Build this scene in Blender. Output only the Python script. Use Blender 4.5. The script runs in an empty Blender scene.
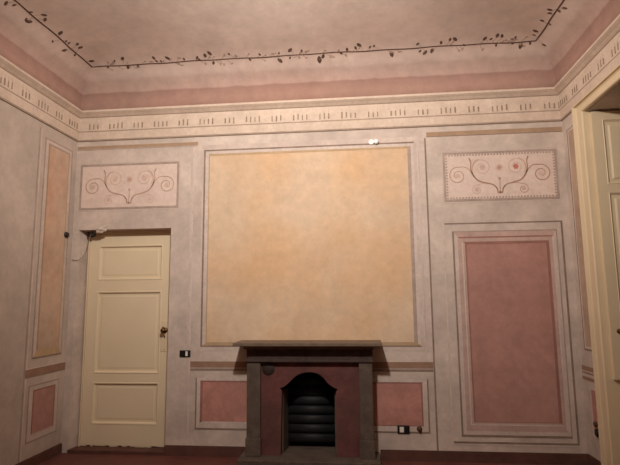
import bpy, bmesh, math, random
from mathutils import Vector, Matrix

random.seed(7)
SC = bpy.context.scene
COL = SC.collection

# ---------------------------------------------------------------- camera
R_ = Vector((0.99465386, 0.10286071, -0.00913047))
U_ = Vector((0.02292925, -0.13377988, 0.99074578))
W_ = Vector((-0.10068734, 0.98565847, 0.13542319))
cam_data = bpy.data.cameras.new('camera')
cam_data.sensor_fit = 'HORIZONTAL'
cam_data.sensor_width = 36.0
cam_data.lens = 498.55 / 620 * 36.0
cam_data.clip_start = 0.02
cam = bpy.data.objects.new('camera', cam_data)
COL.objects.link(cam)
m = Matrix((R_, U_, -W_)).transposed().to_4x4()
m.translation = Vector((0, -5.0, 1.5))
cam.matrix_world = m
SC.camera = cam

# ---------------------------------------------------------------- world, lamp light, exposure
world = bpy.data.worlds.new('world')
SC.world = world
world.use_nodes = True
bg = world.node_tree.nodes['Background']
bg.inputs['Color'].default_value = (0.02, 0.025, 0.04, 1)
bg.inputs['Strength'].default_value = 0.3

# the ceiling lamp of the room: spot shaped to fade outwards, plus weak fill all round
LAMP_COLOR = (1.0, 0.95, 0.88)
LAMP_POS = Vector((-0.53, -3.2, 3.66))
spot = bpy.data.lights.new('ceiling_lamp_beam', 'SPOT')
spot.energy = 410
spot.color = LAMP_COLOR
spot.shadow_soft_size = 0.08
spot.spot_size = math.radians(129)
spot.spot_blend = 1.0
spot_o = bpy.data.objects.new('ceiling_lamp_beam', spot)
spot_o.location = LAMP_POS
spot_o.rotation_euler = (Vector((-0.45, 0.0, 3.40)) - LAMP_POS).to_track_quat('-Z', 'Y').to_euler()
spot_o.scale = (1.28, 1.0, 1.0)      # a wide, shallow fan of light
COL.objects.link(spot_o)
glow = bpy.data.lights.new('ceiling_lamp_glow', 'POINT')
glow.energy = 48
glow.color = LAMP_COLOR
glow.shadow_soft_size = 0.12
glow_o = bpy.data.objects.new('ceiling_lamp_glow', glow)
glow_o.location = LAMP_POS
COL.objects.link(glow_o)

SC.view_settings.view_transform = 'Standard'
SC.view_settings.look = 'None'
SC.view_settings.gamma = 1.0
SC.view_settings.use_curve_mapping = False
SC.view_settings.exposure = 0.0

# ---------------------------------------------------------------- materials
def srgb(r, g, b):
    def f(c):
        c /= 255.0
        return c / 12.92 if c <= 0.04045 else ((c + 0.055) / 1.055) ** 2.4
    return (f(r), f(g), f(b), 1.0)

def mix_c(a, b, t):
    return tuple(a[i] * (1 - t) + b[i] * t for i in range(3)) + (1.0,)

def plaster(name, col, dark=0.80, light=1.10, tint=None, scale=2.2, rough=0.85, bump=0.12, fine=0.5, tint_amt=0.5):
    """Mottled limewash: two noise scales move the colour between a worn dark and a pale tone."""
    mt = bpy.data.materials.new(name)
    mt.use_nodes = True
    nt = mt.node_tree
    N = nt.nodes
    L = nt.links
    bs = N['Principled BSDF']
    bs.inputs['Roughness'].default_value = rough
    bs.inputs['Specular IOR Level'].default_value = 0.25
    tc = N.new('ShaderNodeTexCoord')
    n1 = N.new('ShaderNodeTexNoise')
    n1.inputs['Scale'].default_value = scale
    n1.inputs['Detail'].default_value = 6
    n1.inputs['Roughness'].default_value = 0.62
    n1.inputs['Distortion'].default_value = 0.3
    L.new(tc.outputs['Object'], n1.inputs['Vector'])
    cr = N.new('ShaderNodeValToRGB')
    d = tuple(min(1, c * dark) for c in col[:3]) + (1,)
    l = tuple(min(1, c * light) for c in col[:3]) + (1,)
    cr.color_ramp.elements[0].position = 0.36
    cr.color_ramp.elements[0].color = d
    cr.color_ramp.elements[1].position = 0.64
    cr.color_ramp.elements[1].color = l
    L.new(n1.outputs['Fac'], cr.inputs['Fac'])
    n2 = N.new('ShaderNodeTexNoise')
    n2.inputs['Scale'].default_value = scale * 0.45 + 0.3
    n2.inputs['Detail'].default_value = 3
    mp = N.new('ShaderNodeMapping')
    mp.inputs['Location'].default_value = (3.1, 7.7, 1.3)
    L.new(tc.outputs['Object'], mp.inputs['Vector'])
    L.new(mp.outputs['Vector'], n2.inputs['Vector'])
    r2 = N.new('ShaderNodeMapRange')
    r2.inputs['From Min'].default_value = 0.42
    r2.inputs['From Max'].default_value = 0.66
    r2.inputs['To Max'].default_value = tint_amt
    L.new(n2.outputs['Fac'], r2.inputs['Value'])
    mx = N.new('ShaderNodeMix')
    mx.data_type = 'RGBA'
    L.new(r2.outputs['Result'], mx.inputs['Factor'])
    L.new(cr.outputs['Color'], mx.inputs['A'])
    mx.inputs['B'].default_value = tint if tint else col
    n4 = N.new('ShaderNodeTexNoise')
    n4.inputs['Scale'].default_value = scale * 5
    n4.inputs['Detail'].default_value = 7
    n4.inputs['Roughness'].default_value = 0.7
    L.new(tc.outputs['Object'], n4.inputs['Vector'])
    r4 = N.new('ShaderNodeMapRange')
    r4.inputs['From Min'].default_value = 0.34
    r4.inputs['From Max'].default_value = 0.66
    r4.inputs['To Min'].default_value = 1.0 - 0.22*fine
    r4.inputs['To Max'].default_value = 1.0 + 0.10*fine
    L.new(n4.outputs['Fac'], r4.inputs['Value'])
    vm = N.new('ShaderNodeVectorMath')
    vm.operation = 'SCALE'
    L.new(mx.outputs['Result'], vm.inputs[0])
    L.new(r4.outputs['Result'], vm.inputs['Scale'])
    L.new(vm.outputs['Vector'], bs.inputs['Base Color'])
    n3 = N.new('ShaderNodeTexNoise')
    n3.inputs['Scale'].default_value = 28
    n3.inputs['Detail'].default_value = 5
    L.new(tc.outputs['Object'], n3.inputs['Vector'])
    bp = N.new('ShaderNodeBump')
    bp.inputs['Strength'].default_value = bump
    bp.inputs['Distance'].default_value = 0.004
    L.new(n3.outputs['Fac'], bp.inputs['Height'])
    L.new(bp.outputs['Normal'], bs.inputs['Normal'])
    return mt

def plain(name, col, rough=0.6, metal=0.0, spec=0.4, var=0.08, scale=9):
    mt = bpy.data.materials.new(name)
    mt.use_nodes = True
    nt = mt.node_tree
    N = nt.nodes
    L = nt.links
    bs = N['Principled BSDF']
    bs.inputs['Roughness'].default_value = rough
    bs.inputs['Metallic'].default_value = metal
    bs.inputs['Specular IOR Level'].default_value = spec
    tc = N.new('ShaderNodeTexCoord')
    n1 = N.new('ShaderNodeTexNoise')
    n1.inputs['Scale'].default_value = scale
    n1.inputs['Detail'].default_value = 4
    L.new(tc.outputs['Object'], n1.inputs['Vector'])
    cr = N.new('ShaderNodeValToRGB')
    cr.color_ramp.elements[0].position = 0.3
    cr.color_ramp.elements[1].position = 0.7
    cr.color_ramp.elements[0].color = tuple(c * (1 - var) for c in col[:3]) + (1,)
    cr.color_ramp.elements[1].color = tuple(min(1, c * (1 + var)) for c in col[:3]) + (1,)
    L.new(n1.outputs['Fac'], cr.inputs['Fac'])
    L.new(cr.outputs['Color'], bs.inputs['Base Color'])
    return mt

M = {}
M['wall'] = plaster('lilac_grey_plaster', srgb(213, 194, 180), 0.78, 1.05, tint=srgb(190, 171, 160), scale=2.6)
M['wall_plain'] = plaster('plain_grey_plaster', srgb(200, 182, 168), 0.84, 1.06, tint=srgb(180, 164, 152), scale=1.8)
M['wall_light'] = plaster('pale_band_paint', srgb(207, 187, 175), 0.86, 1.06, scale=4)
M['line_light'] = plaster('light_line_paint', srgb(212, 193, 181), 0.84, 1.05, scale=6)
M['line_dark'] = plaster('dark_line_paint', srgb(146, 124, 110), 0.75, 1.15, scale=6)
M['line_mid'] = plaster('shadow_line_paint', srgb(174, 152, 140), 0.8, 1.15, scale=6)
M['line_brown'] = plaster('brown_band_paint', srgb(172, 142, 116), 0.85, 1.1, scale=5)
M['dado_brown'] = plaster('dado_band_paint', srgb(156, 122, 102), 0.85, 1.1, scale=5)
M['yellow'] = plaster('ochre_panel_paint', srgb(218, 189, 160), 0.90, 1.04, tint=srgb(214, 172, 130), scale=2.0, tint_amt=0.75, fine=0.5)
M['yellow_edge'] = plaster('ochre_edge_paint', srgb(190, 160, 126), 0.88, 1.06, scale=4)
M['cream_field'] = plaster('faded_cream_paint', srgb(222, 198, 184), 0.92, 1.05, scale=4)
M['pink'] = plaster('rose_panel_paint', srgb(184, 138, 126), 0.86, 1.08, tint=srgb(170, 124, 112), scale=2.8)
M['pink_edge'] = plaster('rose_edge_paint', srgb(194, 162, 150), 0.86, 1.08, scale=4)
M['red_line'] = plaster('red_line_paint', srgb(158, 112, 100), 0.85, 1.1, scale=6)
M['pink_dado'] = plaster('rose_dado_paint', srgb(194, 138, 124), 0.80, 1.10, tint=srgb(172, 124, 112), scale=5)
M['ochre_narrow'] = plaster('ochre_narrow_paint', srgb(204, 174, 150), 0.84, 1.06, tint=srgb(200, 150, 122), scale=2.2, tint_amt=0.8)
M['tan_narrow'] = plaster('tan_narrow_paint', srgb(188, 160, 138), 0.84, 1.08, scale=2.2)
M['cornice'] = plaster('cornice_paint', srgb(216, 193, 174), 0.90, 1.05, tint=srgb(202, 178, 158), scale=5)
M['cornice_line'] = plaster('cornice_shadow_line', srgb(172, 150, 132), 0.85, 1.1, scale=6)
M['stroke'] = plaster('frieze_stroke_paint', srgb(156, 134, 114), 0.75, 1.2, scale=14)
M['stroke_pale'] = plaster('frieze_pale_stroke_paint', srgb(210, 190, 172), 0.85, 1.1, scale=14)
M['ceiling'] = plaster('ceiling_beige_paint', srgb(200, 178, 166), 0.90, 1.05, tint=srgb(188, 162, 148), scale=1.6)
M['cove_pink'] = plaster('cove_pale_rose_paint', srgb(184, 154, 144), 0.88, 1.05, tint=srgb(172, 142, 132), scale=3)
M['cove_red'] = plaster('cove_dark_rose_paint', srgb(158, 118, 108), 0.84, 1.08, tint=srgb(170, 130, 114), scale=4)
M['vine'] = plain('vine_brown_paint', srgb(84, 58, 46), 0.9)
M['vine_leaf'] = plain('vine_leaf_paint', srgb(92, 66, 54), 0.9, var=0.3, scale=14)
M['vine_faint'] = plain('vine_faint_paint', srgb(168, 142, 126), 0.9)
M['scroll'] = plain('scroll_brown_paint', srgb(184, 150, 130), 0.9, var=0.2)
M['scroll_pale'] = plain('scroll_pale_paint', srgb(206, 174, 158), 0.9, var=0.15)
M['scroll_strong'] = plain('scroll_strong_paint', srgb(168, 130, 108), 0.9, var=0.2)
M['scroll_red'] = plain('scroll_red_paint', srgb(190, 120, 108), 0.9, var=0.1)
M['door'] = plain('cream_door_paint', srgb(226, 206, 174), 0.5, var=0.03, scale=3)
M['casing'] = plain('cream_casing_paint', srgb(222, 200, 166), 0.5, var=0.04, scale=3)
M['reveal'] = plaster('soffit_plaster', srgb(206, 190, 178), 0.85, 1.1)
M['stone'] = plaster('dark_grey_stone', srgb(100, 86, 76), 0.75, 1.15, tint=srgb(84, 70, 62), scale=12, rough=0.7, bump=0.4)
M['stone_dark'] = plaster('dark_frieze_stone', srgb(76, 60, 56), 0.75, 1.2, scale=12, rough=0.7, bump=0.3)
M['maroon'] = plaster('maroon_plaster', srgb(110, 68, 64), 0.72, 1.12, tint=srgb(90, 66, 58), scale=6, bump=0.3)
M['shelf_stone'] = plaster('tan_grey_shelf_stone', srgb(116, 98, 82), 0.8, 1.15, scale=12, rough=0.6, bump=0.3)
M['soot'] = plaster('sooty_brick', srgb(40, 34, 30), 0.7, 1.3, scale=8, bump=0.4)
M['reveal_fire'] = plaster('firebox_edge_stone', srgb(96, 82, 70), 0.75, 1.2, scale=8, bump=0.4)
M['iron'] = plain('black_iron', srgb(38, 38, 39), 0.6, 0.3, 0.35)
M['disc_dark'] = plain('dark_disc', srgb(52, 40, 34), 0.6)
M['floor'] = plaster('red_floor', srgb(112, 66, 58), 0.8, 1.12, tint=srgb(98, 60, 52), scale=3, rough=0.55)
M['base'] = plaster('dark_skirting_paint', srgb(96, 64, 54), 0.8, 1.15, scale=6, rough=0.7)
M['brass'] = plain('aged_brass', srgb(110, 84, 48), 0.35, 0.9)
M['black'] = plain('black_plastic', srgb(24, 22, 22), 0.4)
M['white'] = plain('white_plastic', srgb(225, 220, 210), 0.4)
M['bright_white'] = plain('glossy_white', srgb(250, 248, 244), 0.2, spec=0.6, var=0.01)
M['wood_knob'] = plain('dark_wood_knob', srgb(84, 58, 40), 0.5)
M['rubble'] = plaster('broken_plaster', srgb(214, 196, 180), 0.7, 1.05, scale=20, bump=0.8)
M['wire'] = plain('grey_wire', srgb(130, 112, 100), 0.7)
M['glass'] = plain('night_glass', srgb(30, 34, 40), 0.05, spec=0.8)

# ---------------------------------------------------------------- helpers
def box(bm, x0, x1, y0, y1, z0, z1, mi=0):
    if x0 > x1: x0, x1 = x1, x0
    if y0 > y1: y0, y1 = y1, y0
    if z0 > z1: z0, z1 = z1, z0
    v = [bm.verts.new(p) for p in ((x0,y0,z0),(x1,y0,z0),(x1,y1,z0),(x0,y1,z0),(x0,y0,z1),(x1,y0,z1),(x1,y1,z1),(x0,y1,z1))]
    for f in ((0,3,2,1),(4,5,6,7),(0,1,5,4),(1,2,6,5),(2,3,7,6),(3,0,4,7)):
        fc = bm.faces.new([v[i] for i in f])
        fc.material_index = mi

def frustum_box(bm, lo, hi, mi=0):
    """lo/hi: two 4-point rings joined into a closed solid."""
    a = [bm.verts.new(p) for p in lo]
    b = [bm.verts.new(p) for p in hi]
    fs = [bm.faces.new(a[::-1]), bm.faces.new(b)]
    n = len(a)
    for i in range(n):
        fs.append(bm.faces.new((a[i], a[(i+1) % n], b[(i+1) % n], b[i])))
    for f in fs: f.material_index = mi

def prism(bm, pts, axis_vec, mi=0):
    """closed prism: polygon pts (3D) extruded by axis_vec."""
    av = Vector(axis_vec)
    frustum_box(bm, [Vector(p) for p in pts], [Vector(p) + av for p in pts], mi)

def tube(bm, pts, r, seg=6, mi=0):
    pts = [Vector(p) for p in pts]
    rings = []
    for i, p in enumerate(pts):
        a = pts[max(0, i-1)]; b = pts[min(len(pts)-1, i+1)]
        t = (b - a).normalized()
        ref = Vector((0, 0, 1)) if abs(t.z) < 0.9 else Vector((1, 0, 0))
        n = t.cross(ref).normalized(); q = t.cross(n)
        rr = r[i] if isinstance(r, (list, tuple)) else r
        rings.append([bm.verts.new(p + (n*math.cos(2*math.pi*k/seg) + q*math.sin(2*math.pi*k/seg))*rr) for k in range(seg)])
    for a, b in zip(rings, rings[1:]):
        for k in range(seg):
            f = bm.faces.new((a[k], a[(k+1) % seg], b[(k+1) % seg], b[k])); f.material_index = mi
    for rg in (rings[0][::-1], rings[-1]):
        f = bm.faces.new(rg); f.material_index = mi

def lathe(bm, prof, centre, axis='y', seg=20, mi=0):
    """prof: (radius, offset along axis) pairs; closed with caps."""
    c = Vector(centre)
    ax = {'x': (Vector((1,0,0)), Vector((0,1,0)), Vector((0,0,1))),
          'y': (Vector((0,1,0)), Vector((1,0,0)), Vector((0,0,1))),
          'z': (Vector((0,0,1)), Vector((1,0,0)), Vector((0,1,0)))}[axis]
    rings = []
    for r, o in prof:
        rings.append([bm.verts.new(c + ax[0]*o + (ax[1]*math.cos(2*math.pi*k/seg) + ax[2]*math.sin(2*math.pi*k/seg))*max(r, 1e-4)) for k in range(seg)])
    for a, b in zip(rings, rings[1:]):
        for k in range(seg):
            f = bm.faces.new((a[k], a[(k+1) % seg], b[(k+1) % seg], b[k])); f.material_index = mi; f.smooth = True
    for rg in (rings[0], rings[-1]):
        f = bm.faces.new(rg); f.material_index = mi

def obj(name, bm, mats, parent=None, bevel=0.0, smooth=False):
    me = bpy.data.meshes.new(name)
    bmesh.ops.recalc_face_normals(bm, faces=bm.faces)
    if smooth:
        for f in bm.faces: f.smooth = True
    bm.to_mesh(me); bm.free()
    if not isinstance(mats, (list, tuple)): mats = [mats]
    for k in mats: me.materials.append(k)
    o = bpy.data.objects.new(name, me)
    COL.objects.link(o)
    if parent:
        o.parent = parent
        p = parent; loc = Vector((0, 0, 0))
        while p is not None:
            loc += p.location; p = p.parent
        o.location = -loc
    if bevel > 0:
        b = o.modifiers.new('bevel', 'BEVEL'); b.width = bevel; b.segments = 2; b.limit_method = 'ANGLE'
    return o

def thing(name, label, cat, loc, group=None):
    o = bpy.data.objects.new(name, None)
    o.empty_display_size = 0.1
    COL.objects.link(o)
    o.location = loc
    o['label'] = label; o['category'] = cat
    if group: o['group'] = group
    return o

def tag(o, label, cat, group=None):
    o['label'] = label; o['category'] = cat
    if group: o['group'] = group
    return o

def struct_empty(name, loc):
    o = bpy.data.objects.new(name, None)
    COL.objects.link(o); o.location = loc
    o['kind'] = 'structure'
    return o

def struct(name, bm, mats, bevel=0.0):
    o = obj(name, bm, mats, None, bevel)
    o['kind'] = 'structure'
    return o

BM = bmesh.new
XL, XR, YN = -3.065, 2.02, -6.4        # left wall, right wall, wall behind the viewer
ZT = 4.0

# wall-plane mappers: (u along the wall, height, projection into the room) -> world
def on_far(u, z, d): return Vector((u, -d, z))
def on_left(u, z, d): return Vector((XL + d, u, z))
def on_right(u, z, d): return Vector((XR - d, u, z))

def slab(bm, fn, u0, u1, z0, z1, d, mi=0, d0=-0.004):
    frustum_box(bm, [fn(u0,z0,d0), fn(u1,z0,d0), fn(u1,z1,d0), fn(u0,z1,d0)],
                    [fn(u0,z0,d), fn(u1,z0,d), fn(u1,z1,d), fn(u0,z1,d)], mi)

def ring(bm, fn, u0, u1, z0, z1, w, d, mi=(0,0,0,0), d0=-0.004):
    """mitred painted border inside the rectangle; w = widths and mi = material slots (left, right, top, bottom)"""
    if not isinstance(w, (list, tuple)): w = (w,)*4
    if not isinstance(mi, (list, tuple)): mi = (mi,)*4
    o = [(u0,z0),(u1,z0),(u1,z1),(u0,z1)]
    i = [(u0+w[0],z0+w[3]),(u1-w[1],z0+w[3]),(u1-w[1],z1-w[2]),(u0+w[0],z1-w[2])]
    for a, b, m_, ww in ((0,1,mi[3],w[3]),(1,2,mi[1],w[1]),(2,3,mi[2],w[2]),(3,0,mi[0],w[0])):
        if ww <= 0: continue
        q = [o[a], o[b], i[b], i[a]]
        frustum_box(bm, [fn(x,z,d0) for x,z in q], [fn(x,z,d) for x,z in q], m_)
    return (u0+w[0], u1-w[1], z0+w[3], z1-w[2])

T = 0.0015   # thickness of one coat of painted decoration

# ---------------------------------------------------------------- shell
bm = BM(); box(bm, XL-0.3, XR+0.6, YN-0.3, 0.6, -0.2, 0); struct('floor', bm, M['floor'])

# far wall with door opening and firebox hole
DX0, DX1, DZ = -2.995, -1.975, 2.27
FX0, FX1, FZ = -0.84, -0.22, 0.84
bm = BM()
Y0, Y1 = 0.0, 0.34
box(bm, XL-0.3, DX0, Y0, Y1, 0, ZT)
box(bm, DX0, DX1, Y0, Y1, DZ, ZT)
box(bm, DX1, FX0, Y0, Y1, 0, ZT)
box(bm, FX0, FX1, Y0, Y1, FZ, ZT)
box(bm, FX1, XR+0.6, Y0, Y1, 0, ZT)
struct('wall_far', bm, M['wall'])
bm = BM(); box(bm, XL-0.3, XL, YN-0.3, 0.0, 0, ZT); struct('wall_left', bm, M['wall_plain'])
bm = BM()
WY0, WY1, WZ = -1.95, -0.51, 3.155
box(bm, XR, XR+0.5, WY1, 0.0, 0, ZT)
box(bm, XR, XR+0.5, YN-0.3, WY0, 0, ZT)
box(bm, XR, XR+0.5, WY0, WY1, WZ, ZT)
struct('wall_right', bm, M['wall'])
bm = BM(); box(bm, XL-0.3, XR+0.5, YN-0.3, YN, 0, ZT); struct('wall_near', bm, M['wall_plain'])

# ceiling: flat field plus a painted cove
PROF = [(0.02,3.56),(.055,3.60),(.056,3.64),(.058,3.68),(.064,3.725),(.075,3.76),(.090,3.793),(.11,3.82),(.138,3.847),(.17,3.87),(.20,3.892),(.23,3.915),(.265,3.938),(.30,3.955),
        (.36,3.975),(.44,3.994),(.6,4.025),(.85,4.065),(1.2,4.105),(1.7,4.14),(2.4,4.155)]
def rect_at(mm, z): return [Vector((XL+mm,YN+mm,z)),Vector((XR-mm,YN+mm,z)),Vector((XR-mm,-mm,z)),Vector((XL+mm,-mm,z))]
def round_rect(mm, z):
    """inset outline whose corners round off as the vault rises"""
    r = 0.0005 + max(0.0, mm-0.30)*0.9 + 0.25*max(0.0, min(mm, 0.28)-0.06)*0
    x0, x1, y0, y1 = XL+mm, XR-mm, YN+mm, -mm
    r = min(r, (x1-x0)/2-0.001)
    pts = []
    for cx, cy, a0 in ((x0+r,y0+r,180),(x1-r,y0+r,270),(x1-r,y1-r,0),(x0+r,y1-r,90)):
        for k in range(7):
            a = math.radians(a0 + 15*k)
            pts.append(Vector((cx+r*math.cos(a), cy+r*math.sin(a), z)))
    out = []
    for i in range(len(pts)):
        p, q = pts[i], pts[(i+1) % len(pts)]
        out.append(p)
        if i % 7 == 6:
            out += [p.lerp(q, t/8) for t in range(1, 8)]
    return out
bm = BM()
rings = [[bm.verts.new(p) for p in round_rect(a, b)] for a, b in PROF]
NR = len(rings[0])
for i in range(len(rings)-1):
    for k in range(NR):
        f = bm.faces.new((rings[i][k], rings[i][(k+1)%NR], rings[i+1][(k+1)%NR], rings[i+1][k])); f.smooth = True
bm.faces.new(rings[-1]).smooth = True
top = [bm.verts.new(p) for p in rect_at(-0.3, 4.5)]
low = [bm.verts.new(p) for p in rect_at(-0.3, 3.99)]
bm.faces.new(top)
for k in range(4):
    bm.faces.new((top[k], top[(k+1)%4], low[(k+1)%4], low[k]))
# painted bands: dark rose, pale rose, then beige; the paint colour follows the height on the cove
mc = plaster('ceiling_paint', srgb(212, 190, 177), 0.90, 1.05, tint=srgb(198, 172, 158), scale=1.8)
nt = mc.node_tree
base_link = [l for l in nt.links if l.to_node.bl_idname == 'ShaderNodeBsdfPrincipled' and l.to_socket.name == 'Base Color'][0]
src = base_link.from_socket
tcn = nt.nodes.new('ShaderNodeTexCoord')
sp = nt.nodes.new('ShaderNodeSeparateXYZ')
nt.links.new(tcn.outputs['Object'], sp.inputs['Vector'])
nz = nt.nodes.new('ShaderNodeTexNoise')
nz.inputs['Scale'].default_value = 7
nz.inputs['Detail'].default_value = 5
nt.links.new(tcn.outputs['Object'], nz.inputs['Vector'])
ma = nt.nodes.new('ShaderNodeMath')
ma.operation = 'MULTIPLY_ADD'
ma.inputs[1].default_value = 0.030
nt.links.new(nz.outputs['Fac'], ma.inputs[0])
nt.links.new(sp.outputs['Z'], ma.inputs[2])
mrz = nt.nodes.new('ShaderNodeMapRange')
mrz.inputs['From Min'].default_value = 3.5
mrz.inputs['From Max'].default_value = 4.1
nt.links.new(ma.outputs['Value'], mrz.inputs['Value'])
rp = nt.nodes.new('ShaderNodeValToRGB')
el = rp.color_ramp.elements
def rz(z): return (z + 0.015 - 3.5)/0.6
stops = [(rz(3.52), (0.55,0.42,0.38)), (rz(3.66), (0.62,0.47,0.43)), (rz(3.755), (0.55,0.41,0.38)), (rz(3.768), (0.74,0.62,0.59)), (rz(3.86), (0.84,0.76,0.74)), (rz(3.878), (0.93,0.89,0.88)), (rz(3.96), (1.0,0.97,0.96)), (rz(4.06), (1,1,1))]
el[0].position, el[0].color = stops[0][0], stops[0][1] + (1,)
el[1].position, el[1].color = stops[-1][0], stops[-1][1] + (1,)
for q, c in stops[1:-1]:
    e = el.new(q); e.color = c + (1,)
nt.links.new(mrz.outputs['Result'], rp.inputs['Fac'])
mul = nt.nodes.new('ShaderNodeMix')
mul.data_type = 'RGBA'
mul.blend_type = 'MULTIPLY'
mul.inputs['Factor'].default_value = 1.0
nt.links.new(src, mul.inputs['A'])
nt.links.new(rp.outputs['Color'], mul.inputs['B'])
bsdf = nt.nodes['Principled BSDF']
nt.links.new(mul.outputs['Result'], bsdf.inputs['Base Color'])
struct('ceiling', bm, [mc])

# cornice all round: moulded profile (projection, height, slot of the face that follows)
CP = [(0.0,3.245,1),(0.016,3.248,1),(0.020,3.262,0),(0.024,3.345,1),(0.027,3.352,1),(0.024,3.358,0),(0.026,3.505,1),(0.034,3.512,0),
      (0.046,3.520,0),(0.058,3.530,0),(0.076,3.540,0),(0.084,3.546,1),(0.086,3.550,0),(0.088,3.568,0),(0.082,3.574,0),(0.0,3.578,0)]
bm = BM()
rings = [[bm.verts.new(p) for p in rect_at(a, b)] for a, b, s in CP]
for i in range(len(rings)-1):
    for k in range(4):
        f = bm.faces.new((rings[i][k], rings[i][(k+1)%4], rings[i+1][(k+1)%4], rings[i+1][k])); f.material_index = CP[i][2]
# painted stroke groups of the frieze, alternately four and three
def strokes(fn, c, n, sgn=1):
    for i in range(n):
        u = c + (i - (n-1)/2) * 0.046
        a = random.uniform(0.005, 0.008)
        zb = random.uniform(3.370, 3.380); zt = random.uniform(3.424, 3.440)
        slab(bm, fn, u-a, u+a, zb, zt, 0.0285, 2, 0.02)
        slab(bm, fn, u-a*0.8, u+a*0.8, 3.448, 3.476, 0.028, 3, 0.02)
for i in range(20):
    strokes(on_far, -2.872 + 0.2525*i, 3 if i % 2 == 0 else 4)
for i in range(24):
    strokes(on_left, -0.14 - 0.2555*i, 4 if i % 2 == 0 else 3)
    strokes(on_right, -0.14 - 0.2555*i, 4 if i % 2 == 0 else 3)
struct('trim_1', bm, [M['cornice'], M['cornice_line'], M['stroke'], M['stroke_pale']])

# skirting
def skirting(name, fn, runs):
    bm = BM()
    for a, b in runs:
        slab(bm, fn, a, b, 0, 0.085, 0.014)
        slab(bm, fn, a, b, 0.085, 0.097, 0.009)
    struct(name, bm, M['base'])
skirting('baseboard_far', on_far, [(DX1, -1.165), (0.14, XR)])
skirting('baseboard_left', on_left, [(YN, 0)])
skirting('baseboard_right', on_right, [(-0.29, 0), (YN, -2.17)])

# ---------------------------------------------------------------- door in the far wall
LY = 0.125
door = struct_empty('door_1', (-2.47, LY, 0))
bm = BM()
fx0, fx1, fz = DX0, DX1, DZ
box(bm, fx0+0.040, fx0+0.055, LY, LY+0.10, 0, fz); box(bm, fx1-0.012, fx1, LY, LY+0.10, 0, fz); box(bm, fx0+0.055, fx1-0.012, LY, LY+0.10, fz-0.03, fz)
obj('door_frame', bm, M['casing'], door, 0.004)
lx0, lx1, lz0, lz1 = fx0+0.057, fx1-0.014, 0.045, fz-0.032
PAN = [(1.735, 2.115), (0.760, 1.620), (0.248, 0.675)]
px0, px1 = -2.835, -2.112
bm = BM()
box(bm, lx0, px0, LY+0.012, LY+0.052, lz0, lz1)
box(bm, px1, lx1, LY+0.012, LY+0.052, lz0, lz1)
zs = [lz0, 0.262, 0.66, 0.78, 1.61, 1.755, 2.085, lz1]
for a, b in ((lz0,0.248),(0.675,0.760),(1.620,1.735),(2.115,lz1)):
    box(bm, px0, px1, LY+0.012, LY+0.052, a, b)
for a, b in PAN:
    # recessed panel with a sloping moulding round a slightly raised field
    y_f, y_b = LY+0.012, LY+0.030
    w = 0.028
    def rr(i, y): return [(px0+i, y, a+i), (px1-i, y, a+i), (px1-i, y, b-i), (px0+i, y, b-i)]
    seq = [rr(0, y_f), rr(0.006, y_f-0.005), rr(0.016, y_f-0.003), rr(w, y_b), rr(w+0.02, y_b), rr(w+0.034, y_b-0.004)]
    vr = [[bm.verts.new(p) for p in q] for q in seq]
    for q1, q2 in zip(vr, vr[1:]):
        for k in range(4): bm.faces.new((q1[k], q1[(k+1)%4], q2[(k+1)%4], q2[k]))
    bm.faces.new(vr[-1])
# chipped lower edge
random.seed(3)
x = lx0
while x < lx1-0.05:
    w = random.uniform(0.02, 0.06)
    box(bm, x, x+w, LY+0.014, LY+0.05, lz0-random.uniform(0.002, 0.016), lz0+0.002)
    x += w
obj('leaf', bm, M['door'], door)
bm = BM()
prism(bm, [(fx0, 0.0, 0.0), (fx0+0.039, LY+0.10, 0.0), (fx0, LY+0.10, 0.0)], (0, 0, fz-0.001))
obj('splayed_reveal', bm, M['wall'], door)
bm = BM(); box(bm, fx0+0.001, fx1-0.001, -0.002, LY+0.09, 0.0, 0.030)
obj('threshold', bm, M['base'], door, 0.003)
bm = BM(); box(bm, -2.108, -2.022, LY+0.006, LY+0.013, 0.988, 1.30)
plate = obj('lock_plate', bm, M['casing'], door, 0.002)
plate['label'] = 'tall cream painted lock plate'
bm = BM()
lathe(bm, [(0.006, -0.002), (0.006, 0.004)], (-2.062, LY+0.002, 1.145), 'y', 12)
box(bm, -2.065, -2.059, LY+0.001, LY+0.007, 1.125, 1.145)
obj('keyhole', bm, M['black'], plate)
bm = BM()
lathe(bm, [(0.030, 0.0), (0.030, -0.005), (0.018, -0.010), (0.011, -0.014), (0.010, -0.035), (0.022, -0.045), (0.027, -0.058), (0.022, -0.070), (0.008, -0.075)], (-2.062, LY+0.006, 1.205), 'y', 24)
box(bm, -2.066, -2.058, LY-0.06, LY-0.03, 1.205, 1.245)
h = obj('door_handle', bm, M['brass'], door, 0, True)
h['label'] = 'small dark brass knob'
bm = BM()
lathe(bm, [(0.004, 0), (0.004, -0.003)], (-2.062, LY+0.006, 1.01), 'y', 8)
obj('screw', bm, M['brass'], plate)

# ---------------------------------------------------------------- window embrasure in the right wall
win = struct_empty('window_1', (XR, (WY0+WY1)/2, 0))
bm = BM()
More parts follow.
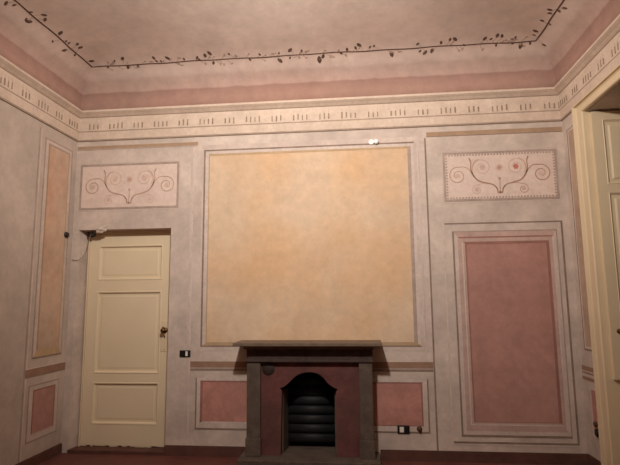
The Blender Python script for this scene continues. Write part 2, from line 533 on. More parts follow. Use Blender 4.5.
# casing profile swept round the opening: (distance outwards from the opening, projection)
CW = 0.172
cp = [(-0.012, 0.0), (-0.012, 0.030), (0.0, 0.038), (0.018, 0.038), (0.026, 0.028), (0.110, 0.028), (0.116, 0.034), (0.124, 0.034), (0.130, 0.020), (0.142, 0.020), (0.148, 0.042), (0.166, 0.046), (CW, 0.040), (CW, -0.004)]
K = 0.58
def casing_path(dist, proj):
    top_d = dist * K
    return [(XR-proj, WY1+dist, 0.0), (XR-proj, WY1+dist, WZ+top_d), (XR-proj, WY0-dist, WZ+top_d), (XR-proj, WY0-dist, 0.0)]
cols = [[bm.verts.new(p) for p in casing_path(a, b)] for a, b in cp]
for c1, c2 in zip(cols, cols[1:]):
    for k in range(3):
        bm.faces.new((c1[k], c1[k+1], c2[k+1], c2[k]))
obj('casing', bm, M['casing'], win)
# far and near jamb linings, plastered soffit
bm = BM()
box(bm, XR, XR+0.5, WY1-0.012, WY1-0.001, 0, WZ-0.001)
box(bm, XR+0.001, XR+0.5, WY0+0.001, WY0+0.012, 0, WZ-0.001)
obj('jamb_lining', bm, M['casing'], win)
bm = BM(); box(bm, XR+0.004, XR+0.5, WY0+0.013, WY1-0.013, WZ-0.012, WZ-0.001)
obj('soffit', bm, M['reveal'], win)
def shutter(yf, sgn):
    """folded inner shutter lying against a jamb; yf = face, sgn = direction of thickness"""
    bm = BM()
    sx0, sx1, sz0, sz1 = 2.046, 2.44, 0.835, 3.128
    yb = yf + sgn*0.034
    st = 0.085
    PZ = [(sz0+0.10, 2.40), (2.47, sz1-0.075)]
    box(bm, sx0, sx0+st, yf, yb, sz0, sz1); box(bm, sx1-st, sx1, yf, yb, sz0, sz1)
    for a, b in ((sz0, PZ[0][0]), (PZ[0][1], PZ[1][0]), (PZ[1][1], sz1)):
        box(bm, sx0+st, sx1-st, yf, yb, a, b)
    for a, b in PZ:
        def rr(i, y): return [(sx0+st+i, y, a+i), (sx1-st-i, y, a+i), (sx1-st-i, y, b-i), (sx0+st+i, y, b-i)]
        seq = [rr(0, yf), rr(0.005, yf-sgn*0.004), rr(0.022, yf+sgn*0.012), rr(0.045, yf+sgn*0.012), rr(0.06, yf+sgn*0.004)]
        vr = [[bm.verts.new(p) for p in q] for q in seq]
        for q1, q2 in zip(vr, vr[1:]):
            for k in range(4): bm.faces.new((q1[k], q1[(k+1)%4], q2[(k+1)%4], q2[k]))
        bm.faces.new(vr[-1])
    return obj('shutter', bm, M['casing'], win)
s1 = shutter(WY1-0.047, 1)
bm = BM()
lathe(bm, [(0.020, 0.0), (0.020, -0.004), (0.008, -0.008), (0.007, -0.02), (0.015, -0.028), (0.012, -0.036), (0.004, -0.038)], (2.113, WY1-0.047, 1.225), 'y', 18)
obj('shutter_knob', bm, M['brass'], s1, 0, True)
s2 = shutter(WY0+0.047, -1)
bm = BM()
box(bm, XR+0.42, XR+0.47, WY0+0.013, WY0+0.09, 0.0, WZ-0.013); box(bm, XR+0.42, XR+0.47, WY1-0.09, WY1-0.013, 0.0, WZ-0.013)
box(bm, XR+0.42, XR+0.47, WY0+0.09, WY1-0.09, WZ-0.10, WZ-0.013); box(bm, XR+0.42, XR+0.47, WY0+0.09, WY1-0.09, 0.0, 0.84)
ymid = (WY0+WY1)/2
box(bm, XR+0.42, XR+0.47, ymid-0.04, ymid+0.04, 0.84, WZ-0.10); box(bm, XR+0.42, XR+0.47, WY0+0.09, WY1-0.09, 2.40, 2.45)
obj('sash', bm, M['casing'], win, 0.003)
bm = BM(); box(bm, XR+0.442, XR+0.448, WY0+0.09, WY1-0.09, 0.84, WZ-0.10)
obj('pane', bm, M['glass'], win)

# ---------------------------------------------------------------- painted lines of the wall divisions
def trim(name, fn, strips, mats):
    bm = BM()
    for i, (u0, u1, z0, z1, mi) in enumerate(strips):
        slab(bm, fn, u0, u1, z0, z1, T*(1 + 0.15*(i % 5)), mi)
    return struct(name, bm, mats)
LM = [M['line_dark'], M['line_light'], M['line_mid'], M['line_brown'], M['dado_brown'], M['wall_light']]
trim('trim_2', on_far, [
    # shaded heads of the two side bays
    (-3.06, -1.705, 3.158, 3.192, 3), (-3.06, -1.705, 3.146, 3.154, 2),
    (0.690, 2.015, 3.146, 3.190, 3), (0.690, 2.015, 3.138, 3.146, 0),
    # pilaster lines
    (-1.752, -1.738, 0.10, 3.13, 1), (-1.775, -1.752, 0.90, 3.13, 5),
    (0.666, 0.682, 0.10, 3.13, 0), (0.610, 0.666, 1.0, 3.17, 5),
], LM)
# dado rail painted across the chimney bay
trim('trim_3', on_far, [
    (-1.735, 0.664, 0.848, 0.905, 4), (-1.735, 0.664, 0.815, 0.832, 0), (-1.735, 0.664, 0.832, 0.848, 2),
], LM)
trim('trim_4', on_left, [
    (-0.642, -0.622, 0.097, 3.19, 2), (-0.622, -0.600, 0.097, 3.19, 5),
    (-0.622, -0.002, 0.83, 0.895, 4), (-0.622, -0.002, 0.818, 0.83, 0), (-0.622, -0.002, 0.895, 0.905, 5),
], LM)
trim('trim_5', on_right, [
    (-0.285, -0.002, 0.845, 0.885, 4), (-0.285, -0.002, 0.818, 0.832, 0),
    (-0.285, -0.002, 0.76, 0.79, 4),
], LM)

# ---------------------------------------------------------------- painted panels
def finish_panel(p, fn, bands, field, fieldmat, framemats):
    """bands: list of (u0,u1,z0,z1,w,slots,layer)"""
    bm = BM()
    for (u0, u1, z0, z1, w, sl, ly) in bands:
        ring(bm, fn, u0, u1, z0, z1, w, T*ly, sl)
    obj('painted_frame', bm, framemats, p)
    bm = BM()
    slab(bm, fn, *field, T*1.1)
    obj('field', bm, fieldmat, p)

FM = [M['line_dark'], M['line_light'], M['line_mid'], M['wall_light'], M['yellow_edge'], M['red_line'], M['pink_edge'], M['line_brown']]
# large ochre panel over the fireplace
p = thing('fresco', 'huge ochre yellow painted panel on the far wall over the fireplace', 'wall panel', (-0.54, 0, 1.05))
finish_panel(p, on_far, [
    (-1.650, 0.600, 1.010, 3.150, (0.016,0.012,0.012,0.014), (3,1,3,1), 2.0),
    (-1.634, 0.588, 1.024, 3.138, (0.0,0.022,0.04,0.024), (3,3,3,3), 1.6),
    (-1.634, 0.566, 1.048, 3.098, (0.018,0.010,0.016,0.014), (0,3,0,0), 2.4),
    (-1.616, 0.556, 1.062, 3.082, (0.036,0.028,0.030,0.022), (1,1,1,4), 2.0),
    (-1.580, 0.528, 1.084, 3.052, (0.010,0.034,0.022,0.010), (4,2,4,4), 2.2),
], (-1.570, 0.494, 1.094, 3.030), M['yellow'], FM)

# scroll panels -------------------------------------------------
def ribbon(bm, fn, pts, w, d, mi):
    n = len(pts)
    L_, R2 = [], []
    for i in range(n):
        a = pts[max(0,i-1)]; b = pts[min(n-1,i+1)]
        tx, tz = b[0]-a[0], b[1]-a[1]
        l = math.hypot(tx, tz) or 1
        ww = w * (0.55 + 0.45*math.sin(math.pi*i/(n-1))) / 2
        L_.append((pts[i][0]-tz/l*ww, pts[i][1]+tx/l*ww)); R2.append((pts[i][0]+tz/l*ww, pts[i][1]-tx/l*ww))
    for i in range(n-1):
        q = [L_[i], R2[i], R2[i+1], L_[i+1]]
        frustum_box(bm, [fn(x,z,0.0) for x,z in q], [fn(x,z,d) for x,z in q], mi)

def smooth_pts(pts, k=8):
    out = []
    n = len(pts)
    for i in range(n-1):
        p0 = pts[max(0,i-1)]; p1 = pts[i]; p2 = pts[i+1]; p3 = pts[min(n-1,i+2)]
        for j in range(k):
            t = j/k
            out.append(tuple(0.5*((2*p1[c]) + (-p0[c]+p2[c])*t + (2*p0[c]-5*p1[c]+4*p2[c]-p3[c])*t*t + (-p0[c]+3*p1[c]-3*p2[c]+p3[c])*t**3) for c in (0,1)))
    out.append(pts[-1])
    return out

def spiral(cx, cz, r0, r1, a0, turns, n=44):
    return [(cx + (r0+(r1-r0)*i/n)*math.cos(a0+2*math.pi*turns*i/n), cz + (r0+(r1-r0)*i/n)*math.sin(a0+2*math.pi*turns*i/n)) for i in range(n+1)]

def disc(bm, fn, cx, cz, r, d, mi, lobes=0):
    pts = []
    n = 24
    for i in range(n):
        a = 2*math.pi*i/n
        rr = r*(1 + (0.18*math.cos(lobes*a) if lobes else 0))
        pts.append((cx+rr*math.cos(a), cz+rr*math.sin(a)))
    frustum_box(bm, [fn(x,z,0.0) for x,z in pts], [fn(x,z,d) for x,z in pts], mi)

def scrollwork(parent, cx, cz, S, strong, red):
    """acanthus scroll, laid out in units of 1/500 of the panel width around its centre"""
    D = T*2.6
    bm = BM()
    def Pm(pts, mir): return [(cx + (x if not mir else -x)*S, cz + z*S) for x, z in pts]
    main = 2 if strong else 0
    for mir in (False, True):
        stem = smooth_pts([(10,-88),(16,-62),(32,-46),(62,-38),(96,-26),(118,0),(128,30),(126,60),(134,84)])
        ribbon(bm, on_far, Pm(stem, mir), 0.013, D, main)
        inner = spiral(76, 36, 44, 14, math.radians(-40), 1.55)
        ribbon(bm, on_far, Pm(inner, mir), 0.008, D, 1)
        link = smooth_pts([(118,0),(122,30),(112,62),(88,78)])
        ribbon(bm, on_far, Pm(link, mir), 0.007, D, 0)
        outer = smooth_pts([(112,-8),(128,18),(148,38),(172,44)]) + spiral(188, 0, 43, 12, math.radians(110), -1.5)
        ribbon(bm, on_far, Pm(outer, mir), 0.009, D, 0 if mir or not strong else 2)
        small = smooth_pts([(62,-40),(84,-42),(104,-48)]) + spiral(104, -70, 24, 7, math.radians(90), -1.35, 28)
        ribbon(bm, on_far, Pm(small, mir), 0.007, D, 1 if not (strong and not mir) else 0)
        disc(bm, on_far, *Pm([(76,36)], mir)[0], 0.026, D, 3 if (red and not mir) else 1, 6)
        disc(bm, on_far, *Pm([(188,0)], mir)[0], 0.022, D, 1, 6)
        disc(bm, on_far, *Pm([(104,-70)], mir)[0], 0.016, D, 1, 5)
        leaf = smooth_pts([(8,-88),(12,-66),(26,-52)])
        ribbon(bm, on_far, Pm(leaf, mir), 0.006, D, 0)
        tip = smooth_pts([(112,76),(124,68),(134,84)])
        ribbon(bm, on_far, Pm(tip, mir), 0.006, D, 1)
    ribbon(bm, on_far, [(cx, cz-88*S), (cx, cz-60*S), (cx+2*S, cz-20*S)], 0.007, D, main)
    disc(bm, on_far, cx, cz-84*S, 0.014, D, main)
    disc(bm, on_far, cx, cz-18*S, 0.012, D, 0, 3)
    disc(bm, on_far, cx, cz+33*S, 0.034, D, 1, 7)
    disc(bm, on_far, cx, cz+33*S, 0.018, D*1.15, 0, 5)
    obj('scroll_ornament', bm, [M['scroll'], M['scroll_pale'], M['scroll_strong'], M['scroll_red']], parent)

p = thing('scroll_panel', 'pale painted panel with faded scrolls, above the cream door', 'wall panel', (-2.455, 0, 2.49), 'scroll panels of the far wall')
finish_panel(p, on_far, [(-3.020, -1.890, 2.470, 3.000, (0.010,)*4, 3, 1.4), (-3.008, -1.904, 2.486, 2.984, (0.022,)*4, (2,2,2,2), 2.0)],
             (-2.986, -1.926, 2.508, 2.962), M['cream_field'], FM)
scrollwork(p, -2.450, 2.735, 1.09/500, False, False)
p = thing('scroll_panel', 'painted scroll panel with beaded border and a red rosette, above the tall rose panel', 'wall panel', (1.385, 0, 2.46), 'scroll panels of the far wall')
finish_panel(p, on_far, [(0.830, 1.955, 2.448, 2.985, (0.008,)*4, 3, 1.4), (0.842, 1.942, 2.464, 2.966, (0.022,0.022,0.022,0.022), (2,2,2,2), 2.0)],
             (0.864, 1.920, 2.486, 2.944), M['cream_field'], FM)
bm = BM()
n = 36
for i in range(n):
    u = 0.875 + (1.91-0.875)*i/(n-1)
    for z in (2.497, 2.934):
        disc(bm, on_far, u, z, 0.009, T*2.4, 0)
for i in range(1, 15):
    z = 2.497 + (2.934-2.497)*i/15
    for u in (0.875, 1.910):
        disc(bm, on_far, u, z, 0.009, T*2.4, 0)
obj('beading', bm, M['line_mid'], p)
scrollwork(p, 1.385, 2.725, 1.07/500, True, True)

# tall rose panel
p = thing('fresco', 'tall dusky rose painted panel at the right end of the far wall', 'wall panel', (1.38, 0, 0.17))
finish_panel(p, on_far, [
    (0.812, 1.950, 0.150, 2.250, (0.012,0.0,0.0,0.016), (1,1,1,1), 2.2),
    (0.826, 1.946, 0.168, 2.248, (0.0,0.016,0.012,0.016), (2,0,0,0), 2.4),
    (0.900, 1.890, 0.228, 2.166, (0.016,0.010,0.012,0.018), (0,2,2,0), 2.4),
    (0.916, 1.880, 0.246, 2.154, (0.034,0.026,0.046,0.034), (3,3,6,3), 2.0),
    (0.950, 1.854, 0.280, 2.108, (0.016,0.012,0.014,0.030), (6,1,5,6), 2.2),
    (0.966, 1.842, 0.310, 2.094, (0.022,0.024,0.036,0.022), (6,6,6,6), 2.0),
    (0.988, 1.818, 0.332, 2.058, (0.010,0.008,0.0,0.012), (1,6,6,1), 2.3),
    (0.998, 1.810, 0.344, 2.058, (0.020,0.016,0.016,0.014), (6,5,5,6), 2.2),
    (1.018, 1.794, 0.358, 2.042, (0.014,0.010,0.008,0.006), (5,5,5,5), 2.4),
], (1.018, 1.794, 0.358, 2.042), M['pink'], FM)

# dado panels of the chimney bay
p = thing('dado_panel', 'low rose painted panel on the far wall, left of the fireplace', 'wall panel', (-1.38, 0, 0.25), 'rose dado panels')
finish_panel(p, on_far, [
    (-1.675, -1.086, 0.250, 0.745, (0.014,0,0,0.016), (0,0,0,0), 2.2),
    (-1.661, -1.086, 0.266, 0.745, (0.036,0,0.026,0.044), (1,1,1,3), 2.0),
    (-1.625, -1.086, 0.310, 0.719, (0.024,0,0.014,0.018), (5,5,5,1), 2.2),
], (-1.601, -1.086, 0.328, 0.705), M['pink_dado'], FM)
p = thing('dado_panel', 'low rose painted panel on the far wall, right of the fireplace', 'wall panel', (0.35, 0, 0.25), 'rose dado panels')
finish_panel(p, on_far, [
    (0.084, 0.612, 0.250, 0.745, (0,0.014,0,0.014), (0,0,0,0), 2.2),
    (0.084, 0.598, 0.264, 0.745, (0,0.044,0.028,0.048), (1,3,1,3), 2.0),
    (0.084, 0.554, 0.312, 0.717, (0,0.014,0.014,0.010), (5,5,5,5), 2.2),
], (0.084, 0.540, 0.322, 0.703), M['pink_dado'], FM)

# narrow panels on the left wall strip
p = thing('fresco', 'narrow upright ochre painted panel on the left wall beside the corner', 'wall panel', (XL, -0.31, 1.0))
finish_panel(p, on_left, [
    (-0.548, -0.085, 0.985, 3.120, (0.014,0.014,0.012,0.014), (2,2,2,0), 2.4),
    (-0.534, -0.099, 0.999, 3.108, (0.042,0.036,0.030,0.060), (3,3,3,4), 2.0),
    (-0.492, -0.135, 1.059, 3.078, (0.020,0.010,0.016,0.010), (7,4,2,4), 2.2),
], (-0.472, -0.145, 1.069, 3.062), M['ochre_narrow'], FM)
p = thing('dado_panel', 'small rose painted panel low on the left wall, beside the corner', 'wall panel', (XL, -0.31, 0.25), 'rose dado panels')
finish_panel(p, on_left, [
    (-0.560, -0.100, 0.235, 0.745, (0.012,0.010,0.012,0.010), (2,2,2,2), 2.2),
    (-0.548, -0.110, 0.245, 0.733, (0.052,0.044,0.036,0.050), (3,3,3,3), 2.0),
    (-0.496, -0.154, 0.295, 0.697, (0.016,0.012,0.014,0.012), (5,5,5,6), 2.2),
], (-0.480, -0.166, 0.307, 0.683), M['pink'], FM)
# narrow panels on the right wall strip
p = thing('fresco', 'narrow upright tan painted panel between the far corner and the window casing', 'wall panel', (XR, -0.2, 1.03))
finish_panel(p, on_right, [
    (-0.285, -0.095, 1.030, 3.120, (0.0,0.014,0.012,0.016), (0,0,2,0), 2.4),
    (-0.285, -0.109, 1.046, 3.108, (0.0,0.020,0.020,0.020), (3,3,3,3), 2.0),
], (-0.285, -0.129, 1.066, 3.088), M['tan_narrow'], FM)
p = thing('dado_panel', 'sliver of rose painted panel low on the right wall beside the window casing', 'wall panel', (XR, -0.22, 0.30), 'rose dado panels')
finish_panel(p, on_right, [
    (-0.285, -0.130, 0.285, 0.720, (0.0,0.030,0.030,0.040), (3,3,3,3), 2.0),
], (-0.285, -0.160, 0.325, 0.690), M['pink_dado'], FM)

# ---------------------------------------------------------------- fireplace
fp = thing('fireplace', 'dark grey stone fireplace with mantelshelf and maroon surround, under the ochre panel', 'fireplace', (-0.49, -0.15, 0))
bm = BM()
box(bm, -1.165, 0.135, -0.34, -0.004, 0.0, 0.075)
box(bm, -0.83, -0.23, -0.0039, 0.24, 0.0, 0.075)
obj('hearth', bm, M['stone'], fp, 0.008)
def leg(x0, x1):
    bm = BM()
    box(bm, x0-0.008, x1+0.008, -0.235, -0.004, 0.0752, 0.235)
    box(bm, x0, x1, -0.222, -0.004, 0.235, 0.925)
    return obj('leg', bm, M['stone'], fp, 0.005)
leg(-1.103, -0.973); leg(-0.044, 0.080)
bm = BM()
box(bm, -1.106, 0.086, -0.226, -0.004, 0.9255, 1.045)
obj('frieze', bm, M['stone_dark'], fp, 0.004)
bm = BM()
prism(bm, [(-1.107,-0.232,0.925),(-1.107,-0.238,0.930),(-1.107,-0.238,0.944),(-1.107,-0.226,0.950),(-1.107,-0.2255,0.925)], (1.193,0,0))
obj('fillet', bm, M['stone_dark'], fp)
bm = BM()
# shelf: moulded bed and slab
prism(bm, [(-1.13,-0.004,1.0455),(-1.13,-0.240,1.0455),(-1.13,-0.258,1.066),(-1.13,-0.275,1.083),(-1.13,-0.004,1.083)], (1.230,0,0))
box(bm, -1.212, 0.172, -0.345, -0.004, 1.083, 1.114)
obj('mantelshelf', bm, M['shelf_stone'], fp, 0.004)
# maroon surround with ogee-headed opening
arch = [(-0.796,0.683),(-0.75,0.698),(-0.703,0.735),(-0.657,0.78),(-0.603,0.813),(-0.518,0.832),(-0.434,0.818),(-0.381,0.782),(-0.344,0.738),(-0.299,0.701),(-0.247,0.677)]
arch = smooth_pts(arch, 5)
yf, yb = -0.182, -0.10
SX0, SX1, SZ0, SZ1 = -0.9725, -0.0445, 0.0755, 0.925
outline = [(-0.785, SZ0), (-0.775, 0.655)] + arch + [(-0.262, 0.650), (-0.262, SZ0)]
bm = BM()
# left block, right block, and slices above the arch
def wedge(poly):
    prism(bm, [(x, yf, z) for x, z in poly], (0, yb-yf, 0))
wedge([(SX0,SZ0),(-0.785,SZ0),(-0.775,0.655),(-0.796,0.683),(-0.796,SZ1),(SX0,SZ1)])
wedge([(SX1,SZ0),(SX1,SZ1),(-0.247,SZ1),(-0.247,0.677),(-0.262,0.650),(-0.262,SZ0)])
for a, b in zip(arch, arch[1:]):
    wedge([(a[0],a[1]),(b[0],b[1]),(b[0],SZ1),(a[0],SZ1)])
bmesh.ops.remove_doubles(bm, verts=bm.verts, dist=1e-5)
obj('surround', bm, M['maroon'], fp)
# splayed firebox
bm = BM()
a = [(-0.785,yb),(-0.262,yb)]; b = [(-0.765,0.30),(-0.290,0.30)]
frustum_box(bm, [(-0.785,yb,SZ0),(-0.835,yb,SZ0),(-0.835,yb,0.835),(-0.785,yb,0.835)], [(-0.765,0.30,SZ0),(-0.835,0.30,SZ0),(-0.835,0.30,0.835),(-0.765,0.30,0.835)], 0)
frustum_box(bm, [(-0.262,yb,SZ0),(-0.225,yb,SZ0),(-0.225,yb,0.835),(-0.262,yb,0.835)], [(-0.290,0.30,SZ0),(-0.225,0.30,SZ0),(-0.225,0.30,0.835),(-0.290,0.30,0.835)], 0)
box(bm, -0.835, -0.225, 0.24, 0.30, SZ0, 0.835)
obj('firebox', bm, M['soot'], fp)
# inner edge strips of the opening
bm = BM()
prism(bm, [(-0.784,yb+0.001,SZ0),(-0.772,yb+0.001,SZ0),(-0.752,0.09,SZ0),(-0.768,0.09,SZ0)], (0,0,0.565))
obj('opening_edge', bm, M['reveal_fire'], fp)
bm = BM()
prism(bm, [(-0.262,yb+0.001,SZ0),(-0.280,yb+0.001,SZ0),(-0.292,0.09,SZ0),(-0.276,0.09,SZ0)], (0,0,0.565))
obj('opening_edge', bm, M['reveal_fire'], fp)
# black iron shutter of curved slats
for i in range(7):
    zc = 0.165 + 0.0885*i
    bm = BM()
    n = 10
    r = 0.043
    pts = []
    for k in range(n+1):
        t = -math.pi/2 + math.pi*k/n
        pts.append((-0.750, 0.10 - 0.030*math.cos(t), zc + r*math.sin(t)))
    pts += [(-0.750, 0.13, zc + r), (-0.750, 0.13, zc - r)]
    prism(bm, pts, (0.455, 0, 0))
    obj('iron_slat', bm, M['iron'], fp, 0, True)
bm = BM(); lathe(bm, [(0.060, 0.002), (0.060, -0.004), (0.054, -0.009), (0.004, -0.011)], (-0.902, yf, 0.860), 'y', 28)  # flat dark disc on the face of the surround
o = obj('round_disc', bm, M['disc_dark'], fp); o['label'] = 'dark round disc in the upper left corner of the surround'

# ---------------------------------------------------------------- painted vine on the ceiling
PR2 = PROF[5:]
def zc_of(m_):
    for (a, za), (b, zb) in zip(PR2, PR2[1:]):
        if m_ <= b:
            t = (m_-a)/(b-a); return za+(zb-za)*t, math.atan2(zb-za, b-a)
    return 4.155, 0.0
def surf(x, y):
    """point on the ceiling or cove over (x, y), its downward normal"""
    opts = [(-y, Vector((0,-1,0))), (x-XL, Vector((1,0,0))), (XR-x, Vector((-1,0,0)))]
    m_, inw = min(opts, key=lambda q: q[0])
    z, a = zc_of(m_)
    nrm = Vector((inw.x*math.sin(a), inw.y*math.sin(a), -math.cos(a)))
    return Vector((x, y, z)), nrm
vine = thing('painted_garland', 'thin brown leafy vine painted around the edge of the ceiling', 'ceiling painting', (-0.52, -0.3, 3.955))
def vine_strip(bm, pts2, w, mi=0):
    n = len(pts2)
    rows = []
    for i in range(n):
        a = pts2[max(0,i-1)]; b = pts2[min(n-1,i+1)]
        p_, nn = surf(*pts2[i])
        t = (surf(*b)[0]-surf(*a)[0]).normalized()
        s = nn.cross(t).normalized()*w/2
        rows.append([bm.verts.new(p_+s-nn*0.001), bm.verts.new(p_-s-nn*0.001), bm.verts.new(p_-s+nn*0.0025), bm.verts.new(p_+s+nn*0.0025)])
    for a, b in zip(rows, rows[1:]):
        for k in range(4):
            f = bm.faces.new((a[k], a[(k+1)%4], b[(k+1)%4], b[k])); f.material_index = mi
    bm.faces.new(rows[0]).material_index = mi; bm.faces.new(rows[-1]).material_index = mi
random.seed(11)
MV = 0.30
def wob(s): return 0.003*math.sin(s*5.1) + 0.003*math.sin(s*12.7+1)
far = []
x = XL+MV
while x < XR-MV+0.001:
    e = min(1, min(x-(XL+MV), XR-MV-x)/0.15)
    far.append((x, -MV+wob(x)*e)); x += 0.04
far.append((XR-MV, -MV))
lf = [(XL+MV+wob(y)*min(1,(-y-MV)/0.15), y) for y in [-MV-0.04*i for i in range(95)]]
rt = [(XR-MV+wob(y+1)*min(1,(-y-MV)/0.15), y) for y in [-MV-0.04*i for i in range(95)]]
bm = BM()
vine_strip(bm, far, 0.011); vine_strip(bm, lf, 0.013); vine_strip(bm, rt, 0.013)
obj('stem', bm, M['vine'], vine)
LEAVES = [(-2.827,-1.505,0.041),(-2.821,-1.229,0.052),(-2.824,-1.263,0.034),(-2.689,-1.224,0.043),(-2.716,-1.169,0.044),(-2.714,-0.944,0.055),(-2.822,-0.892,0.028),(-2.815,-0.715,0.049),(-2.739,-0.815,0.028),(-2.734,-0.775,0.029),(-2.682,-0.721,0.039),(-2.688,-0.658,0.049),(-2.788,-0.586,0.03),(-2.718,-0.398,0.052),(-2.75,-1.307,0.026),(-2.799,-1.449,0.033),(-2.39,-0.389,0.051),(-2.49,-0.361,0.031),(-2.384,-0.277,0.047),(-2.273,-0.281,0.031),(-2.597,-0.29,0.032),(-2.065,-0.371,0.046),(-1.924,-0.36,0.051),(-2.052,-0.329,0.031),(-2.007,-0.325,0.026),(-1.758,-0.334,0.031),(-1.618,-0.343,0.036),(-1.604,-0.322,0.031),(-1.528,-0.363,0.051),(-1.473,-0.391,0.055),(-1.468,-0.268,0.041),(-1.279,-0.363,0.03),(-0.97,-0.335,0.03),(-1.082,-0.28,0.031),(-0.773,-0.337,0.025),(-0.776,-0.253,0.056),(-0.657,-0.365,0.055),(-0.67,-0.275,0.03),(-0.543,-0.346,0.035),(-0.374,-0.24,0.071),(-0.335,-0.268,0.05),(-0.153,-0.292,0.035),(-0.091,-0.332,0.04),(-0.006,-0.346,0.039),(0.028,-0.379,0.054),(0.135,-0.344,0.03),(0.174,-0.355,0.029),(0.349,-0.256,0.065),(0.597,-0.348,0.034),(0.627,-0.265,0.03),(0.677,-0.249,0.05),(0.744,-0.265,0.054),(0.82,-0.347,0.039),(0.9,-0.379,0.039),(0.947,-0.38,0.053),(1.046,-0.3,0.029),(1.229,-0.363,0.048),(1.288,-0.354,0.029),(1.353,-0.279,0.029),(1.338,-0.394,0.048),(1.383,-0.385,0.043),(1.515,-0.356,0.029),(1.509,-0.29,0.029),(1.588,-0.262,0.063),(1.671,-0.279,0.034),(1.794,-0.293,0.043),(1.666,-0.454,0.051),(1.675,-0.386,0.028),(1.665,-0.628,0.036),(1.67,-0.8,0.043),(1.685,-0.755,0.035),(1.761,-0.873,0.042),(1.74,-0.814,0.034),(1.739,-0.607,0.027)]
bm = BM(); bf = BM()
def leaf_shape(bmx, x, y, s, ang, mi=0):
    p_, nn = surf(x, y)
    t = Vector((math.cos(ang), math.sin(ang), 0)); t = (t - nn*t.dot(nn)).normalized(); q = nn.cross(t)
    prof_l = [(-0.5,0),(-0.28,0.20),(0.0,0.27),(0.28,0.19),(0.5,0),(0.28,-0.19),(0.0,-0.25),(-0.28,-0.20)]
    lo = [p_ + t*a*s + q*b*s - nn*0.001 for a, b in prof_l]
    hi = [p_ + t*a*s + q*b*s + nn*0.0025 for a, b in prof_l]
    frustum_box(bmx, lo, hi, mi)
extra = []
for i in range(14):
    extra += [(XL+MV+random.choice((-1,1))*random.uniform(0.03,0.09), -1.55-0.17*i, random.uniform(0.03,0.055)),
              (XR-MV+random.choice((-1,1))*random.uniform(0.03,0.09), -1.05-0.19*i, random.uniform(0.03,0.055))]
def nearest_stem(x, y):
    c = [(x, -MV)] if XL+MV < x < XR-MV else []
    c += [(XL+MV, min(y,-MV)), (XR-MV, min(y,-MV))]
    return min(c, key=lambda q: (q[0]-x)**2+(q[1]-y)**2)
for x, y, s in LEAVES + extra:
    sx, sy = nearest_stem(x, y)
    a = math.atan2(y-sy, x-sx) + random.uniform(-0.8, 0.8)
    leaf_shape(bm, x, y, s*1.25, a)
    along = 0.04*random.choice((-1,1))
    bx, by = (sx+along, sy) if abs(sy+MV) < 1e-4 and XL+MV < sx < XR-MV else (sx, sy+along)
    if math.hypot(bx-x, by-y) > 0.03:
        vine_strip(bm, [(bx, by), ((bx+x)/2+0.01, (by+y)/2), (x, y)], 0.0022, 1)
for i in range(60):
    x = random.uniform(XL+0.4, XR-0.4); sd = random.choice((-1,1)); d = random.uniform(0.02, 0.055)*sd
    leaf_shape(bf, x, -MV-d, random.uniform(0.02, 0.045), random.uniform(0, 3.1))
    vine_strip(bf, [(x-0.04, -MV), (x-0.02, -MV-d*0.6), (x, -MV-d)], 0.004)
obj('leaves', bm, [M['vine_leaf'], M['vine_faint']], vine)
o = obj('faint_leaves', bf, M['vine_faint'], vine); o['label'] = 'faded pale leaves of the vine'

# ---------------------------------------------------------------- fittings
p = thing('light_switch', 'black rectangular light switch with a white rocker, right of the cream door', 'switch', (-1.787, 0, 0.98))
bm = BM(); box(bm, -1.846, -1.734, -0.010, 0.0, 0.948, 1.014); obj('plate', bm, M['black'], p, 0.003)
bm = BM(); box(bm, -1.783, -1.760, -0.016, -0.0105, 0.958, 1.005); obj('rocker', bm, M['white'], p, 0.002)
bm = BM(); box(bm, -1.832, -1.790, -0.013, -0.0105, 0.958, 1.005); obj('blank_module', bm, M['black'], p, 0.002)
p = thing('wall_socket', 'black wall socket with a white insert, low on the wall right of the fireplace', 'socket', (0.363, 0, 0.283))
bm = BM(); box(bm, 0.306, 0.420, -0.012, 0.0, 0.246, 0.320); obj('plate', bm, M['black'], p, 0.003)
bm = BM(); box(bm, 0.326, 0.366, -0.017, -0.0125, 0.258, 0.308); obj('insert', bm, M['white'], p, 0.002)
bm = BM(); box(bm, 0.372, 0.402, -0.015, -0.0125, 0.262, 0.304); obj('blank_module', bm, M['black'], p, 0.002)
bm = BM(); lathe(bm, [(0.026, 0.0), (0.026, -0.006), (0.020, -0.010), (0.014, -0.012), (0.018, -0.026), (0.014, -0.034), (0.004, -0.036)], (0.512, 0, 0.290), 'y', 22)
tag(obj('wooden_peg', bm, M['wood_knob'], None, 0, True), 'small round dark brown peg on the wall, just right of the low socket', 'peg')
# pair of glossy white rounded shapes high on the wall
p = thing('white_pair', 'pair of small white round shapes on the upper edge of the ochre panel', 'wall fitting', (0.15, 0, 3.11))
bm = BM(); lathe(bm, [(0.026, -0.004), (0.030, -0.012), (0.026, -0.020), (0.016, -0.020), (0.014, -0.014), (0.001, -0.014)], (0.132, 0, 3.110), 'y', 24); obj('rosette', bm, M['bright_white'], p)
bm = BM(); lathe(bm, [(0.016, -0.004), (0.018, -0.010), (0.024, -0.016), (0.026, -0.026), (0.022, -0.036), (0.012, -0.042), (0.003, -0.043)], (0.182, 0, 3.108), 'y', 24); obj('round_dome', bm, M['bright_white'], p, 0, True)
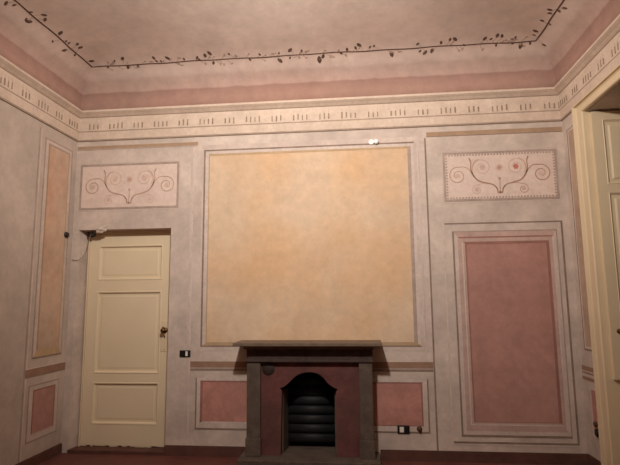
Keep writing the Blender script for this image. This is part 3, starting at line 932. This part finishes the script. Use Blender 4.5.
# socket on the right wall, black stub in place of a dark hole on the left wall
p = thing('round_socket', 'small black round socket low on the right wall beside the window casing', 'socket', (XR, -0.228, 0.36))
bm = BM(); lathe(bm, [(0.036, 0.0), (0.036, -0.012), (0.030, -0.020), (0.012, -0.022)], (XR, -0.228, 0.335), 'x', 22); obj('body', bm, M['black'], p)
bm = BM(); lathe(bm, [(0.022, 0.0), (0.024, -0.014), (0.018, -0.024), (0.006, -0.026)], (XR, -0.215, 0.405), 'x', 20); obj('cap', bm, M['wood_knob'], p)
bm = BM()
lathe(bm, [(0.030, 0.0), (0.032, 0.008), (0.024, 0.014), (0.020, 0.022), (0.024, 0.028), (0.012, 0.032)], (XL, -0.125, 2.205), 'x', 16)
tag(obj('hole_stub', bm, M['black'], None, 0, True), 'stubby black stub standing for a dark hole in the left wall near the door corner', 'peg')
# damaged plaster at the door lintel, with a hanging wire
bm = BM()
bmesh.ops.create_icosphere(bm, subdivisions=3, radius=1.0)
random.seed(5)
for v in bm.verts:
    k = 1 + 0.30*math.sin(v.co.x*4.1+1)*math.cos(v.co.z*5.3) + random.uniform(-0.10, 0.10)
    v.co = Vector((-2.745 + v.co.x*0.055*k, 0.004 + v.co.y*0.022*k, 2.268 + v.co.z*0.032*k + 0.25*v.co.x*0.055))
p = thing('broken_plaster', 'crumbled lump of pale plaster clinging to the left end of the door lintel', 'plaster', (-2.80, 0, 2.265))
obj('lump', bm, M['rubble'], p)
bm = BM()
bmesh.ops.create_icosphere(bm, subdivisions=2, radius=1.0)
for v in bm.verts:
    k = 1 + random.uniform(-0.15, 0.15)
    v.co = Vector((-2.885 + v.co.x*0.040*k, 0.07 + v.co.y*0.03*k, 2.230 + v.co.z*0.035*k))
obj('fragment', bm, M['soot'], p)
bm = BM()
pts = [(-2.86,0.0,2.22),(-2.87,-0.012,2.14),(-2.89,-0.010,2.05),(-2.93,-0.008,1.98),(-2.975,-0.008,1.95),(-3.02,-0.008,1.945),(-3.055,-0.006,1.955)]
tube(bm, pts, 0.0028, 6)
tag(obj('loose_wire', bm, M['wire'], None, 0, True), 'thin loose wire looping from the door lintel to the left corner', 'wire')
